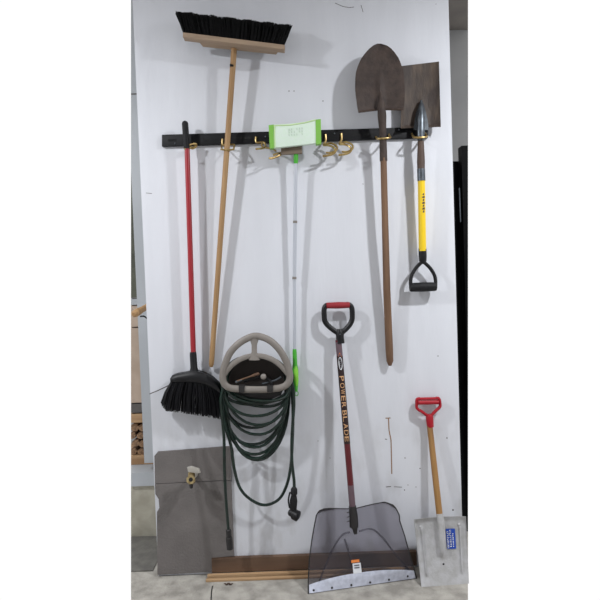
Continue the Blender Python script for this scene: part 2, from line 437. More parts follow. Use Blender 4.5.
hook([(256, 137, .02), (256.5, 142.3, .024), (264, 142.6, .03), (265, 147.5, .05), (256, 149, .1)], .9, [(262, 142.8, .03), (262.5, 147, .05), (271, 148.5, .06), (276, 151, .09)])
hook([(281, 147, .022), (285, 150, .05), (280, 155, .08), (273, 158, .10), (269, 158.3, .11)], 1.0, [(283, 147, .02), (282.5, 152, .05), (277, 153.5, .08), (273.5, 155, .1)])
hook([(376, 137, .02), (377, 138.6, .04), (378.5, 138.8, .088), (389.5, 137.8, .088), (389.5, 136, .04), (389, 134.5, .02)], .9)
hook([(412, 133.5, .02), (413, 136.5, .05), (415, 137.6, .088), (426, 137, .088), (426, 135, .04), (425, 133.5, .02)], .9)

# ---------------------------------------------------------------- angle broom with red handle
br = thing('angle_broom', 'angle broom with red handle and black bristles hanging at left end of rail', 'broom', P(193, 416, .06))
A, D = P(187, 146, .055), P(193.4, 356, .05)
bm = B(); rod(bm, A, D, [(0, R(2.6)), (1, R(2.7))]); obj('handle', bm, M_red, br)
bm = B(); rod(bm, P(186.8, 149, .055), P(184.9, 121, .056), [(0, R(2.9)), (.1, R(3.0)), (.5, R(3.1)), (.9, R(3.1)), (.97, R(2.4)), (1, R(1.2))]); g = obj('grip', bm, M_blkrub, br)
bm = B(); tube(bm, smooth_path([P(184.9 + 1.8 * math.cos(a), 126.5 + 4 * math.sin(a), .062) for a in [k * math.pi / 4 for k in range(8)]], 3, True), R(.5), 6, closed=True); obj('hanging_loop', bm, M_alupole, g)
bm = B(); rod(bm, P(193, 352, .05), P(194.3, 374, .056), [(0, R(3.1)), (.1, R(3.4)), (.7, R(3.5)), (1, R(5))]); obj('ferrule', bm, M_blkpl, br)
# cap
top = [(170, 378.5), (172, 375.5), (177, 374), (184, 373), (190, 371.5), (197, 371.3), (204, 373.5), (212, 378), (218, 383.5), (220.5, 389)]
bot = [(170.2, 382), (173, 382), (178, 381.8), (184, 381.8), (190, 382), (197, 382.6), (204, 384), (211, 387), (216, 390), (220, 393)]
bm = B()
rows = []
for f in (0, .15, .4, .75, 1):
    rows.append([P(a[0] + (b_[0] - a[0]) * f, a[1] + (b_[1] - a[1]) * f, .066 + .022 * math.sin(math.pi * (.12 + f * .6))) for a, b_ in zip(top, bot)])
shell(bm, rows, V((0, .045, 0))); obj('cap', bm, M_blkpl, br)
# bristles: many strands in one part
bm = B()
for k in range(420):
    u = random.random(); lay = random.uniform(-.018, .02)
    sx = 171.5 + u * 48; sy = interp([(171, 381), (197, 382), (211, 386), (221, 392)], sx)
    ex = 161.5 + u * 66 + random.uniform(-1, 1); ey = interp([(161, 404), (166, 410.5), (180, 412), (200, 415), (222, 419), (229, 417)], ex) + random.uniform(-2.5, 1)
    d = .06 + lay
    pts = [P(sx, sy, d), P((sx + ex) / 2 + (1.2 if u < .5 else -1) * -1, (sy + ey) / 2, d + lay * .2), P(ex, ey, d + lay * .5)]
    tube(bm, pts, [R(.62), R(.6), R(.32)], 4)
obj('bristles', bm, M_bristle2, br)['kind'] = 'stuff'

# ---------------------------------------------------------------- push broom
pb = thing('push_broom', 'wide push broom hung upside down with black bristles and tan wooden handle', 'broom', P(211, 367, .04))
bm = B(); rod(bm, P(211.2, 367, .02), P(234.6, 42, .078), [(0, R(1.5)), (.008, R(2.4)), (.02, R(2.6)), (.5, R(2.7)), (.97, R(2.8)), (1, R(2.4))]); hd = obj('handle', bm, M_tan, pb)
bm = B()
def pbx(u, x0, y0, x1, y1, d): return P(x0 + (x1 - x0) * u, y0 + (y1 - y0) * u, d)
prism(bm, [P(182.8, 32.2, .135), P(284.8, 44.8, .135), P(284.4, 49.4, .135), P(182.8, 37, .135)], V((0, .04, 0))); bev(bm, .0015)
blk = obj('block', bm, M_tan2, pb)
bm = B()
lo = [P(196, 38.5, .128), P(280.5, 48.9, .128), P(276, 54.6, .07), P(203, 46.8, .07)]
hi = [P(196, 38.5, .078), P(280.5, 48.9, .078), P(276, 54.6, .062), P(203, 46.8, .062)]
f = [bm.verts.new(p) for p in lo]; k = [bm.verts.new(p) for p in hi]
bm.faces.new(f); bm.faces.new(list(reversed(k)))
for i in range(4): bm.faces.new((f[i], k[i], k[(i + 1) % 4], f[(i + 1) % 4]))
obj('handle_socket', bm, M_tan2, pb, False)
bm = B(); rod(bm, P(230.8, 66.5, .085), P(230.7, 64, .087), [(0, R(.9)), (1, R(.9))], 6); 
bm2 = B(); c = P(232.4, 65.5, .088)
rod(bm, c, c + V((0, -.004, 0)), [(0, R(1.2)), (1, R(.8))], 8); bm2.free(); obj('screw', bm, M_black, hd)
bm = B()
for k in range(1300):
    u = random.random(); d0 = random.uniform(.078, .13)
    s = pbx(u, 184, 33.5, 283.5, 45.5, d0)
    jit = random.uniform(-1.6, 1.2) + 1.0 * math.sin(u * 37) * .5
    dd = d0 + (d0 - .104) * .5
    e = pbx(u, 176.5, 12.5, 291, 26.5, dd); e2 = P(300, 300 + jit, .1) - P(300, 300, .1)
    w = pbx(u, 181, 25, 287, 37.5, d0); 
    tube(bm, [s, w, e + e2 + V((random.uniform(-.006, .006), 0, 0))], [R(.75), R(.75), R(.35)], 4)
obj('bristles', bm, M_bristle, pb)['kind'] = 'stuff'

# ---------------------------------------------------------------- flat mop
mp_ = thing('flat_mop', 'flat mop with pale green pad and silver pole hanging head up at rail', 'mop', P(296, 393, .05))
def quad_shell(bm, c, d0, d1, nx=14, nz=4, bow=0.0):
    rows = []
    for i in range(nz + 1):
        v = i / nz; r_ = []
        for j in range(nx + 1):
            u = j / nx
            x = (c[0][0] * (1 - u) + c[1][0] * u) * (1 - v) + (c[3][0] * (1 - u) + c[2][0] * u) * v
            y = (c[0][1] * (1 - u) + c[1][1] * u) * (1 - v) + (c[3][1] * (1 - u) + c[2][1] * u) * v
            r_.append(P(x, y + bow * 4 * u * (1 - u) * (1 - v), d1 + .004 * math.sin(math.pi * v)))
        rows.append(r_)
    shell(bm, rows, V((0, d1 - d0, 0)))
    return bm
bm = B(); quad_shell(bm, [(273.5, 124.6), (316.5, 119.8), (317, 143), (274, 147.8)], .075, .098, bow=1.0); pad = obj('pad', bm, M_pad, mp_)
bm = B()
for i in range(6):
    x = 289 + i * 2.6
    for j in range(3):
        if (i * 7 + j * 3) % 5 == 4: continue
        y = 128.6 + j * 2.8 - i * .25
        a = P(x, y, .1032 ); b_ = P(x + .2, y + 1.9, .1032); s = V((R(.35), 0, 0))
        prism(bm, [a - s, a + s, b_ + s, b_ - s], V((0, .001, 0)))
obj('printed_marks', bm, mat('faint_green_print', (190, 208, 190), .8), pad, False)
bm = B(); quad_shell(bm, [(268.6, 125.2), (273.6, 124.5), (274, 148), (269.8, 148.4)], .07, .1, 3); obj('end_clip', bm, M_green, mp_)
bm = B(); quad_shell(bm, [(315.6, 119.6), (320.8, 119), (321.3, 143.6), (316, 144.2)], .07, .1, 3); obj('end_clip', bm, M_green, mp_)
bm = B(); tube(bm, [P(273.6, 125.6, .1), P(290, 125, .1), P(305, 122.6, .1), P(316, 119.8, .1)], R(.6), 6); tube(bm, [P(274.5, 125, .101), P(275, 147.6, .101)], R(.5), 6); obj('piping', bm, M_padtrim, mp_)
bm = B(); prism(bm, [P(281, 144, .072), P(302, 142, .072), P(302, 153.5, .072), P(281, 154.5, .072)], V((0, .015, 0))); bev(bm, .002); obj('backing_plate', bm, M_foam, mp_)
bm = B(); rod(bm, P(296.2, 143, .065), P(295.8, 163.5, .052), [(0, R(1.4)), (.2, R(2.2)), (.8, R(2.3)), (1, R(1.9))]); obj('socket', bm, M_green2, mp_)
bm = B(); rod(bm, P(295.8, 162, .052), P(294.4, 280, .034), [(0, R(1.8)), (1, R(1.8))]); rod(bm, P(294.4, 279, .034), P(294.6, 352, .03), [(0, R(1.5)), (1, R(1.5))]); pole = obj('pole', bm, M_alupole, mp_)
for y in (222, 278):
    bm = B(); rod(bm, P(295.1 if y < 250 else 294.4, y - 1.2, .043 if y < 250 else .034), P(295.1 if y < 250 else 294.4, y + 1.2, .043 if y < 250 else .034), [(0, R(2.1)), (1, R(2.1))]); obj('collar', bm, M_taupe, pole)
bm = B(); rod(bm, P(294.5, 349, .03), P(296, 391, .03), [(0, R(1.9)), (.1, R(2.1)), (.35, R(2.2)), (.5, R(3)), (.75, R(3)), (1, R(1.6))]); g = obj('grip', bm, M_green2, mp_)
bm = B(); rod(bm, P(295.7, 366, .04), P(296.6, 386, .04), [(0, R(.8)), (.2, R(2.2)), (.7, R(2.2)), (1, R(.8))], flat=(1, .5)); obj('grip_inlay', bm, M_lime, g)
bm = B(); tube(bm, smooth_path([P(296.6 + 1.6 * math.cos(a), 393.5 + 2.2 * math.sin(a), .03) for a in [k * math.pi / 4 for k in range(8)]], 3, True), R(.4), 6, closed=True); obj('hanging_loop', bm, M_green2, g)

# ---------------------------------------------------------------- shovels
def blade(outl, ys, depth, th, name, m, parent, nx=22):
    """outl: rows (y, xl, xr)"""
    L = [(a, b_) for a, b_, c in outl]; Q = [(a, c) for a, b_, c in outl]
    bm = B(); rows = []
    for y in ys:
        xl, xr = interp(L, y), interp(Q, y)
        rows.append([P(xl + (xr - xl) * j / nx, y + 0, depth(j / nx * 2 - 1, y)) for j in range(nx + 1)])
    shell(bm, rows, V((0, th, 0)))
    return obj(name, bm, m, parent)
# square-mouth shovel (behind)
sq = thing('square_shovel', 'square mouth shovel with rusty blade and yellow shaft hanging at right of rail', 'shovel', P(423, 292, .06))
bm = B(); nx, nz = 20, 22; rows = []
for i in range(nz + 1):
    v = i / nz; r_ = []
    for j in range(nx + 1):
        u = j / nx; s = abs(u * 2 - 1)
        x = (401.5 * (1 - u) + 439 * u) * (1 - v) + (400.8 * (1 - u) + 440.8 * u) * v
        y = (66 * (1 - u) + 61.5 * u) * (1 - v) + (128.3 * (1 - u) + 126.8 * u) * v
        e = .0
        if s > .97: e = .004
        dd = .035 + .014 * s ** 3 + e + (.012 if i == nz else 0) - .006 * v
        # pressed frog around the socket
        fx = (u - .53) / (.07 + .1 * max(0, v - .5)); 
        dd += .014 * math.exp(-fx * fx) * max(0, min(1, (v - .52) / .3))
        r_.append(P(x, y, dd))
    rows.append(r_)
shell(bm, rows, V((0, .0025, 0))); obj('blade', bm, M_rust2, sq)
bm = B(); shell(bm, [[P(421.2 + (k / 6 - .5) * 2 * w, y, d + .010 * (1 - abs(k / 6 - .5) * 2)) for k in range(7)] for y, w, d in [(100, .8, .043), (106, 3.0, .046), (113, 5.0, .049), (120, 6.4, .052), (126, 7.2, .054), (130, 7.4, .054)]], V((0, .002, 0))); obj('frog', bm, M_steel2, sq)
bm = B(); tube(bm, [P(421.3, 100.5, .048), P(421, 108, .060), P(421, 120, .068), P(420.8, 132, .068), P(420.8, 141, .068)], [R(1.0), R(2.6), R(3.6), R(3.8), R(3.2)], 14, flat=(1, .8)); obj('socket', bm, M_steel, sq)
bm = B(); rod(bm, P(420.8, 139, .066), P(421, 171, .061), [(0, R(2.9)), (.3, R(3.3)), (.7, R(3.9)), (1, R(3.6))]); obj('neck', bm, M_dkwood, sq)
bm = B(); rod(bm, P(421, 169, .061), P(421.4, 181, .06), [(0, R(3.9)), (1, R(3.9))]); obj('collar', bm, M_steel, sq)
bm = B(); rod(bm, P(421.4, 180, .06), P(422.5, 251, .048), [(0, R(3.5)), (1, R(3.7))]); sh = obj('shaft', bm, M_yellow, sq)
bm = B()
for k in range(7):
    y = 193 + k * 2.9; a = P(423.3 + k * .05, y, .0735 - k * .0004); b_ = P(423.4 + k * .05, y + 2.1, .0735 - k * .0004); s = V((R(.9 + .5 * (k % 2)), 0, 0))
    prism(bm, [a - s * .6, a + s, b_ + s * .8, b_ - s], V((0, .002, 0)))
obj('worn_lettering', bm, M_dkwood, sh, False)
def dgrip(parent, pts_l, pts_r, bar, stem, rf, rb, d, m_frame, m_bar, flat=(1, 1.2)):
    bm = B(); pl = smooth_path([P(*p, d) for p in pts_l], 5); tube(bm, pl, R(rf), 10, flat=flat)
    pr_ = smooth_path([P(*p, d) for p in pts_r], 5); tube(bm, pr_, R(rf), 10, flat=flat)
    rod(bm, P(*stem[0], d), P(*stem[1], d), stem[2], 14)
    o = obj('grip_frame', bm, m_frame, parent)
    bm = B(); rod(bm, P(*bar[0], d), P(*bar[1], d), [(0, R(rb) * .9), (.05, R(rb)), (.5, R(rb) * 1.08), (.95, R(rb)), (1, R(rb) * .9)], 14)
    obj('grip_bar', bm, m_bar, parent)
    return o
dgrip(sq, [(421.8, 262), (416, 268), (411.8, 275), (410.6, 281), (411, 287)], [(423.8, 262), (430, 268), (434.3, 275), (435.6, 281), (435.4, 287)],
      ((409.8, 287.4), (436.3, 286.6)), ((422.4, 248), (422.9, 264), [(0, R(3.8)), (.1, R(4)), (.5, R(4)), (.8, R(3.7)), (1, R(2.6))]), 1.8, 4.3, .046, M_blkpl, M_blkrub)
# round-point shovel (in front)
rd = thing('round_point_shovel', 'long round point shovel with rusty blade and weathered wooden handle', 'shovel', P(389, 366, .06))
out = [(43.6, 377.5, 381), (45, 374, 386), (47.5, 370.3, 390.3), (52, 366, 394.5), (58, 361.5, 398.6), (65, 358, 401.6), (72, 356, 403.4), (80, 355.1, 404.4), (90, 355.2, 404.8), (100, 356.4, 404.6), (108, 357.6, 404), (112.6, 358.8, 403.4)]
L = [(a, b_) for a, b_, c in out]; Q = [(a, c) for a, b_, c in out]
bm = B(); rows = []; nx = 28
ysr = [43.6, 44.3, 45.2, 46.6, 48.5, 51, 54, 58, 62, 67, 72, 78, 84, 90, 95, 100, 104, 107, 109.5, 111.6]
for i, y in enumerate(ysr):
    xl, xr = interp(L, y), interp(Q, y); r_ = []
    for j in range(nx + 1):
        s = j / nx * 2 - 1
        x = xl + (xr - xl) * j / nx
        v = max(0, min(1, (y - 80) / 30))
        yy = y + (-1.5 * (1 - abs(s)) ** 1.0 - (1.2 * s if y > 100 else 0)) * v
        dd = .092 + .016 * s * s * (.4 + .6 * v) - .010 * max(0, (60 - y) / 16) ** 2 * .5
        dd += .018 * math.exp(-(s / .11) ** 2) * max(0, min(1, (y - 74) / 28))
        if i == len(ysr) - 1: dd += .014 * (1 - math.exp(-(s / .2) ** 2))
        r_.append(P(x, yy, dd))
    rows.append(r_)
shell(bm, rows, V((0, .0025, 0))); obj('blade', bm, M_rust, rd)
bm = B(); tube(bm, [P(380.6, 92, .102), P(381.2, 104, .106), P(382, 116, .10), P(382.8, 132, .082), P(383.2, 147, .076), P(383.6, 161, .073)], [R(1), R(3.6), R(4.2), R(3.3), R(3.6), R(3.7)], 14, flat=(1, .8)); obj('socket', bm, M_rust, rd)
bm = B(); tube(bm, [P(383.5, 158, .073), P(385, 220, .064), P(386.8, 290, .046), P(389.3, 350, .03), P(389.9, 361, .026), P(390, 365.5, .024)], [R(3.1), R(3.2), R(3.6), R(3.8), R(3.4), R(1.6)], 14); obj('handle', bm, M_oldwood, rd)

# ---------------------------------------------------------------- hose hanger
hh = thing('hose_hanger', 'taupe plastic hose hanger with storage bin mounted on wall', 'hose hanger', P(256, 392, .0))
DH = .13
outer = [(256, 336), (246, 339), (237, 345), (230, 353), (225.5, 363), (223, 373), (223.5, 382), (229, 387.6), (240, 389), (256, 389.6), (272, 389), (284, 386.5), (289.5, 380), (289, 370), (285, 359), (278, 348), (268, 339.5)]
bm = B(); pth = smooth_path([P(x, y, DH) for x, y in outer], 5, True); tube(bm, pth, R(3.5, DH), 12, closed=True, flat=(1, .8)); 
tube(bm, smooth_path([P(223.8, 375, DH), P(230, 367, DH), P(238, 360.5, DH), P(247, 356.8, DH), P(256, 355.8, DH), P(265, 356.8, DH), P(274, 360.5, DH), P(282, 367, DH), P(288.6, 375, DH)], 5), R(2.7, DH), 10, flat=(1, .6))
tube(bm, [P(254.3, 338, DH), P(254.3, 345, DH), P(254.3, 352, DH), P(254.3, 360, DH)], [R(4.6), R(2.6), R(2.6), R(5.5)], 10, flat=(1, .45))
obj('front_frame', bm, M_taupe, hh)
bm = B()   # saddle under the frame that the hose lies on
rows = []
arch = smooth_path([V(p) for p in [(229, 377, 0), (234, 368, 0), (243, 361, 0), (256, 358, 0), (269, 361, 0), (278, 368, 0), (284, 377, 0)]], 4)
for d in (.012, .05, .1, .12): rows.append([P(p.x, p.y, d) for p in arch])
shell(bm, rows, V((0, 0, -.004))); obj('saddle', bm, M_dark, hh)
bm = B()
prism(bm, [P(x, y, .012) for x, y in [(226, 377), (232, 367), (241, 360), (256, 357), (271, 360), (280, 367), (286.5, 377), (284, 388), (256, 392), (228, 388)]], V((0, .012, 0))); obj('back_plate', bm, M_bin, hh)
bm = B()   # bin floor and pocket back
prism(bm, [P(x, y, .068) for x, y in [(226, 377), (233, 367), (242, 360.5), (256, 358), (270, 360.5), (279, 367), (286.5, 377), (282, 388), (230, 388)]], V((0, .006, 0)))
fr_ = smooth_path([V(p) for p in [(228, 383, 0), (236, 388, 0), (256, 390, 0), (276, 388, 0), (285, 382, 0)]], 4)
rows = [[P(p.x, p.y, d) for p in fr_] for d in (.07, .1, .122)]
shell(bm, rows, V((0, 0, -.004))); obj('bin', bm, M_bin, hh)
for x in (241.6, 270):
    bm = B(); prism(bm, [P(x - 3, 385.5, .146), P(x + 3, 385.5, .146), P(x + 2.8, 392.5, .146), P(x - 2.8, 392.5, .146)], V((0, .03, 0))); bev(bm, .001); obj('clip', bm, M_dark, hh)

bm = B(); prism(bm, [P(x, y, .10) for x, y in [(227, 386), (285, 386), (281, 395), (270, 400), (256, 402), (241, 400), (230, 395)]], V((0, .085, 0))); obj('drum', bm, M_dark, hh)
# nozzles lying in the bin
t = thing('spray_wand', 'small brown spray wand lying across bin of hose hanger', 'nozzle', P(246, 383, .125))
bm = B(); rod(bm, P(237, 381, .125), P(259, 373.5, .13), [(0, R(.7)), (.6, R(.8)), (.8, R(1.4)), (1, R(1.5))], 8); obj('wand', bm, M_oldwood, t)
bm = B(); rod(bm, P(236, 382, .12), P(242, 379.8, .126), [(0, R(1.3)), (1, R(1))], 8); obj('tip', bm, M_steel, t)
t = thing('hose_nozzle', 'dark pistol nozzle with grey round knob lying in hose hanger bin', 'nozzle', P(262, 384, .12))
bm = B(); tube(bm, smooth_path([P(244, 381.5, .11), P(252, 378.5, .115), P(262, 377, .115), P(269, 380, .12), P(272, 384, .125)], 4), [R(1.6)] * 17, 8); obj('body', bm, M_blkpl, t)
bm = B(); c = P(263.5, 376.5, .125); rod(bm, c + V((0, .01, 0)), c + V((0, -.014, 0)), [(0, R(2)), (.3, R(2.7)), (.8, R(2.7)), (1, R(1.4))], 12); obj('knob', bm, M_taupe, t)
bm = B(); tube(bm, smooth_path([P(262, 384, .12), P(269, 382, .12), P(276, 380, .125), P(281, 377, .125)], 4), R(1.0), 8)
tag(obj('hose_offcut', bm, M_steel2, None), 'short grey tube piece lying at right side of hanger bin', 'tube')

# ---------------------------------------------------------------- garden hose
gh = thing('garden_hose', 'dark green garden hose coiled in loops over the hanger', 'hose', P(256, 460, .08))
bm = B()
turns = [(400, 32, .118), (404, 33.5, .112), (407, 32, .105), (401, 31, .10), (415, 33, .11), (424, 31.5, .10), (433, 33, .092), (446, 32, .088), (459, 30, .085), (462, 32.5, .075), (454, 33.5, .066), (461, 31, .056), (448, 34, .046), (428, 33.5, .04)]
pts = []
NT = 40
for i, (yb_, w, d) in enumerate(turns):
    nb = turns[min(i + 1, len(turns) - 1)]
    off = random.uniform(-1.5, 1.5); tilt = random.uniform(-5, 5)
    for k in range(NT):
        a = 2 * math.pi * k / NT      # start at top, go right, bottom, left
        f = k / NT; ybb = yb_ + (nb[0] - yb_) * f * .3
        dd = d + (nb[2] - d) * f
        sx = math.sin(a); cx_ = math.cos(a)
        x = 256 + off + w * (abs(sx) ** .85) * (1 if sx >= 0 else -1) * (1 if cx_ > -.3 else (1 - .18 * ((-cx_ - .3) / .7) ** 2))
        if cx_ >= 0: y = 384 - cx_ * 28.5
        else: y = 384 + (ybb - 384) * (abs(cx_) ** .75) + tilt * sx
        x += 6 * (-cx_ if cx_ < 0 else 0) * 0 
        pts.append(P(x, y, dd + (.012 * math.sin(a * 1.0 + i) if cx_ < 0 else 0)))
for _ in range(2):
    pts = [pts[0]] + [(pts[i - 1] + pts[i] * 2 + pts[i + 1]) / 4 for i in range(1, len(pts) - 1)] + [pts[-1]]
tube(bm, pts, R(1.45), 8)
# long low loop and both ends
low = [(226, 380, .07), (222.5, 400, .08), (225, 425, .09), (231, 446, .09), (234.5, 470, .08), (240, 488, .07), (250, 499, .06), (264, 505, .06), (278, 500, .06), (286, 487, .065), (290.5, 468, .07), (292.5, 440, .075), (293, 415, .08), (292, 395, .085), (288, 378, .09)]
tube(bm, smooth_path([P(*p) for p in low], 6), R(1.5), 8)
tube(bm, smooth_path([P(*p) for p in [(288, 375, .12), (292.5, 385, .12), (294, 402, .115), (293, 420, .11), (291.8, 440, .105), (292, 462, .10), (294, 480, .10), (294.3, 490, .10)]], 6), R(1.5), 8)
tube(bm, smooth_path([P(*p) for p in [(225, 383, .12), (221, 398, .12), (222, 415, .115), (224, 440, .11), (224.5, 470, .10), (226, 500, .09), (228.6, 532, .085)]], 6), R(1.5), 8)
obj('hose', bm, M_hose, gh)
bm = B(); rod(bm, P(228.4, 529, .085), P(230, 549, .085), [(0, R(1.6)), (.05, R(2.6)), (.4, R(2.6)), (.42, R(3.2)), (1, R(3.2))], 10); obj('coupling', bm, M_dark, gh)
t = thing('pistol_nozzle', 'black spray nozzle hanging on the hose end below the coils', 'nozzle', P(293, 521, .10))
bm = B(); rod(bm, P(294.2, 487, .10), P(293.2, 510, .105), [(0, R(1.8)), (.08, R(3.2)), (.3, R(3.4)), (.34, R(2.6)), (.6, R(3.8)), (1, R(3.4))], 12); obj('grip', bm, M_blkpl, t)
bm = B(); tube(bm, smooth_path([P(290, 492, .105), P(288.4, 500, .11), P(289.6, 508, .11)], 4), R(.8), 8); obj('trigger', bm, M_blkpl, t)
bm = B(); rod(bm, P(289, 511.5, .10), P(298.5, 516.5, .125), [(0, R(2.2)), (.1, R(3.4)), (.45, R(3.8)), (.5, R(5)), (.95, R(5.1)), (1, R(4))], 16); obj('spray_head', bm, M_blkpl, t)

# ---------------------------------------------------------------- grey panel, tap
gp = thing('access_panel', 'grey fibreboard panel screwed low on wall under the broom', 'panel', P(194, 572, .0))
bm = B(); prism(bm, [P(x, y, .012) for x, y in [(157.6, 452), (230.8, 446.4), (231.2, 480), (155, 483.6), (154.4, 456)]], V((0, .0115, 0))); obj('upper_board', bm, M_board, gp, False)
bm = B(); prism(bm, [P(x, y, .012) for x, y in [(155, 484.2), (231.2, 480.6), (234, 556), (216, 557.5), (216, 571.5), (157.4, 575), (156.9, 512), (159.3, 508), (158.6, 499), (155.3, 494)]], V((0, .0115, 0))); obj('lower_board', bm, M_board, gp, False)
tp = thing('garden_tap', 'old brass hose tap sticking out of grey panel', 'tap', P(192, 487, .02))
bm = B(); rod(bm, P(193.5, 473.5, .012), P(193.5, 474.5, .06), [(0, R(4.5)), (.12, R(4.5)), (.14, R(2.8)), (1, R(2.8))], 12); obj('pipe', bm, M_valve2, tp)
bm = B(); rod(bm, P(191.6, 471, .075), P(191.4, 483, .085), [(0, R(2.4)), (.2, R(3.4)), (.75, R(3.6)), (.8, R(4)), (1, R(3.6))], 10); obj('body', bm, M_valve, tp)
bm = B(); rod(bm, P(191.2, 480.5, .09), P(190.8, 479.5, .125), [(0, R(3.2)), (.5, R(3.2)), (.5, R(4.4)), (1, R(4.4))], 8); o = obj('spout', bm, M_valve, tp)
bm = B(); rod(bm, P(190.8, 479.5, .1252), P(190.8, 479.5, .127), [(0, R(2)), (1, R(2))], 10); obj('bore', bm, M_slot, o)
bm = B(); prism(bm, [P(187, 467.6, .10), P(191, 466.6, .10), P(199, 469, .10), P(200.5, 473, .10), P(196, 473.4, .10), P(188, 472, .10)], V((0, .012, 0))); bev(bm, .0015); obj('lever', bm, M_valve2, tp)
bm = B(); rod(bm, P(191, 483.5, .09), P(191.2, 488, .09), [(0, R(2)), (1, R(1.6))], 8); obj('drain_cap', bm, M_dark, tp)

# ---------------------------------------------------------------- boards along the foot of the wall
yw = -.022
z0_, z1_ = .016, P(280, 556.4, .022).z
bm = B(); xa = P(212, 570, .022).x; xb = P(417, 565, .022).x
box(bm, xa, xb, -.024, -.002, z0_, z1_); bev(bm, .001); o = struct('baseboard_back', bm, M_walnut, 'dark walnut baseboard along the foot of the white wall')
tag_g = 'thin wood laths lying along the foot of the wall'
for k, (pa, pb_, lb) in enumerate([((208, 577), (414, 571), 'raw wood lath lying on floor tight against the dark baseboard'), ((206.5, 580.5), (392, 575.5), 'raw wood lath lying on floor in front of the other lath')]):
    d0 = .027 + k * .030
    bm = B(); box(bm, P(pa[0], pa[1], d0).x, P(pb_[0], pb_[1], d0).x, -d0 - .016, -d0, .0005, .016 - k * .006); bev(bm, .001)
    tag(obj('wood_lath', bm, M_lath, None), lb, 'lath', tag_g)
bm = B()
for k in range(5):
    c = F(225 + k * 1.8, 584 + (k % 2), .0); rr = random.uniform(.003, .006)
    bmesh.ops.create_icosphere(bm, subdivisions=1, radius=rr, matrix=Matrix.Translation(c + V((0, 0, rr * .5))) @ Matrix.Diagonal((1.6, 1, .55, 1)))
tag(obj('dirt_crumbs', bm, M_dkwood, None), 'few dark dirt crumbs on floor in front of laths', 'debris')['kind'] = 'stuff'

# ---------------------------------------------------------------- snow shovel with clear blade
ps = thing('clear_snow_shovel', 'snow shovel with smoky clear blade and maroon printed shaft leaning on wall', 'snow shovel', F(360, 586))
# bottom edge stands on the floor
BL, BR = F(308.3, 594), F(416.5, 578.5)
dBL, dBR = -BL.y, -BR.y
left = [(508.5, 326, 0), (511, 319.5, 0), (515, 316.6, 0), (525, 314.4, 0), (540, 311.8, 0), (560, 309.2, 0), (580, 308.3, 0), (594, 308.3, 0)]
NB, NV = 64, 48
def blade_pt(u, v, lift=0.0):
    # u 0..1 across, v 0..1 down
    yl = 508.5 + v * 85.5; xl = interp([(508.5, 324), (510.5, 319), (515, 316.4), (525, 314.4), (540, 311.8), (560, 309.2), (580, 308.3), (594, 308.3)], yl)
    yr = 503.0 + v * 75.5; xr = interp([(503, 389), (504.5, 393), (508, 396), (515, 399.5), (520, 399.6), (535, 404.5), (555, 410), (570, 414.5), (578.5, 416.5)], yr)
    topy = interp([(0, 508.8), (.08, 508.3), (.35, 508.8), (.5, 508.2), (.75, 504.2), (.93, 502), (1, 503.4)], u)
    y = (yl * (1 - u) + yr * u)
    y += (topy - (508.5 * (1 - u) + 503 * u)) * (1 - v)
    x = xl * (1 - u) + xr * u
    db = dBL * (1 - u) + dBR * u
    s = u * 2 - 1
    # scoop profile: near the wall in the middle height, sweeping out to the toe
    prof = .085 + (db - .085) * v ** 2.6 + .025 * (1 - v) ** 2
    wing = .028 * abs(s) ** 2.2 * (1 - v ** 3)
    e = ((u - .53) / .41) ** 2 + ((v - 1.0) / .66) ** 2
    t_ = max(0, min(1, (1.12 - e) / .3)); t_ = t_ * t_ * (3 - 2 * t_)
    return P(x, y, prof + wing + lift + .014 * t_ * min(1, (1 - v) / .12 ))
bm = B(); rows = [[blade_pt(j / NB, i / NV) for j in range(NB + 1)] for i in range(NV + 1)]
shell(bm, rows, V((0, .003, 0))); bl_ = obj('blade', bm, M_smoke, ps)
bm = B()
edge = [blade_pt(0, i / NV) for i in range(NV, -1, -1)] + [blade_pt(j / NB, 0) for j in range(1, NB + 1)] + [blade_pt(1, i / NV) for i in range(1, NV + 1)]
tube(bm, edge, R(.55), 6); obj('rim', bm, M_dark, bl_)
# moulded ribs on the blade
def rib(uv, r=.9, m=M_smoke):
    tube(bm, smooth_path([blade_pt(u, v, .001) for u, v in uv], 4), R(r), 6)
bm = B()
rib([(.1, .88), (.16, .7), (.24, .48), (.33, .33), (.42, .3)]); rib([(.52, .3), (.66, .3), (.76, .42), (.86, .66), (.95, .88)])
rib([(.36, .38), (.40, .55), (.44, .72)])
obj('moulded_rib', bm, M_smoke, bl_)
# wear strip
bm = B(); rows = []
for i in range(9):
    r_ = []
    for j in range(NB + 1):
        u = j / NB * .985 + .008
        v0 = .90 - .075 * math.sin(math.pi * min(1, u * 1.0)) ** .8
        v1 = .995
        r_.append(blade_pt(u, v0 + (v1 - v0) * i / 8, .004))
    rows.append(r_)
shell(bm, rows, V((0, .0015, 0))); ws = obj('wear_strip', bm, M_alu2, ps)
for u in (.05, .22, .4, .575, .75, .925):
    bm = B(); c = blade_pt(u, .965 if u < .9 else .955, .0045); rod(bm, c, c + V((0, -.003, .001)), [(0, R(1.1)), (.6, R(1.0)), (1, R(.5))], 8); obj('rivet', bm, M_dark, ws)
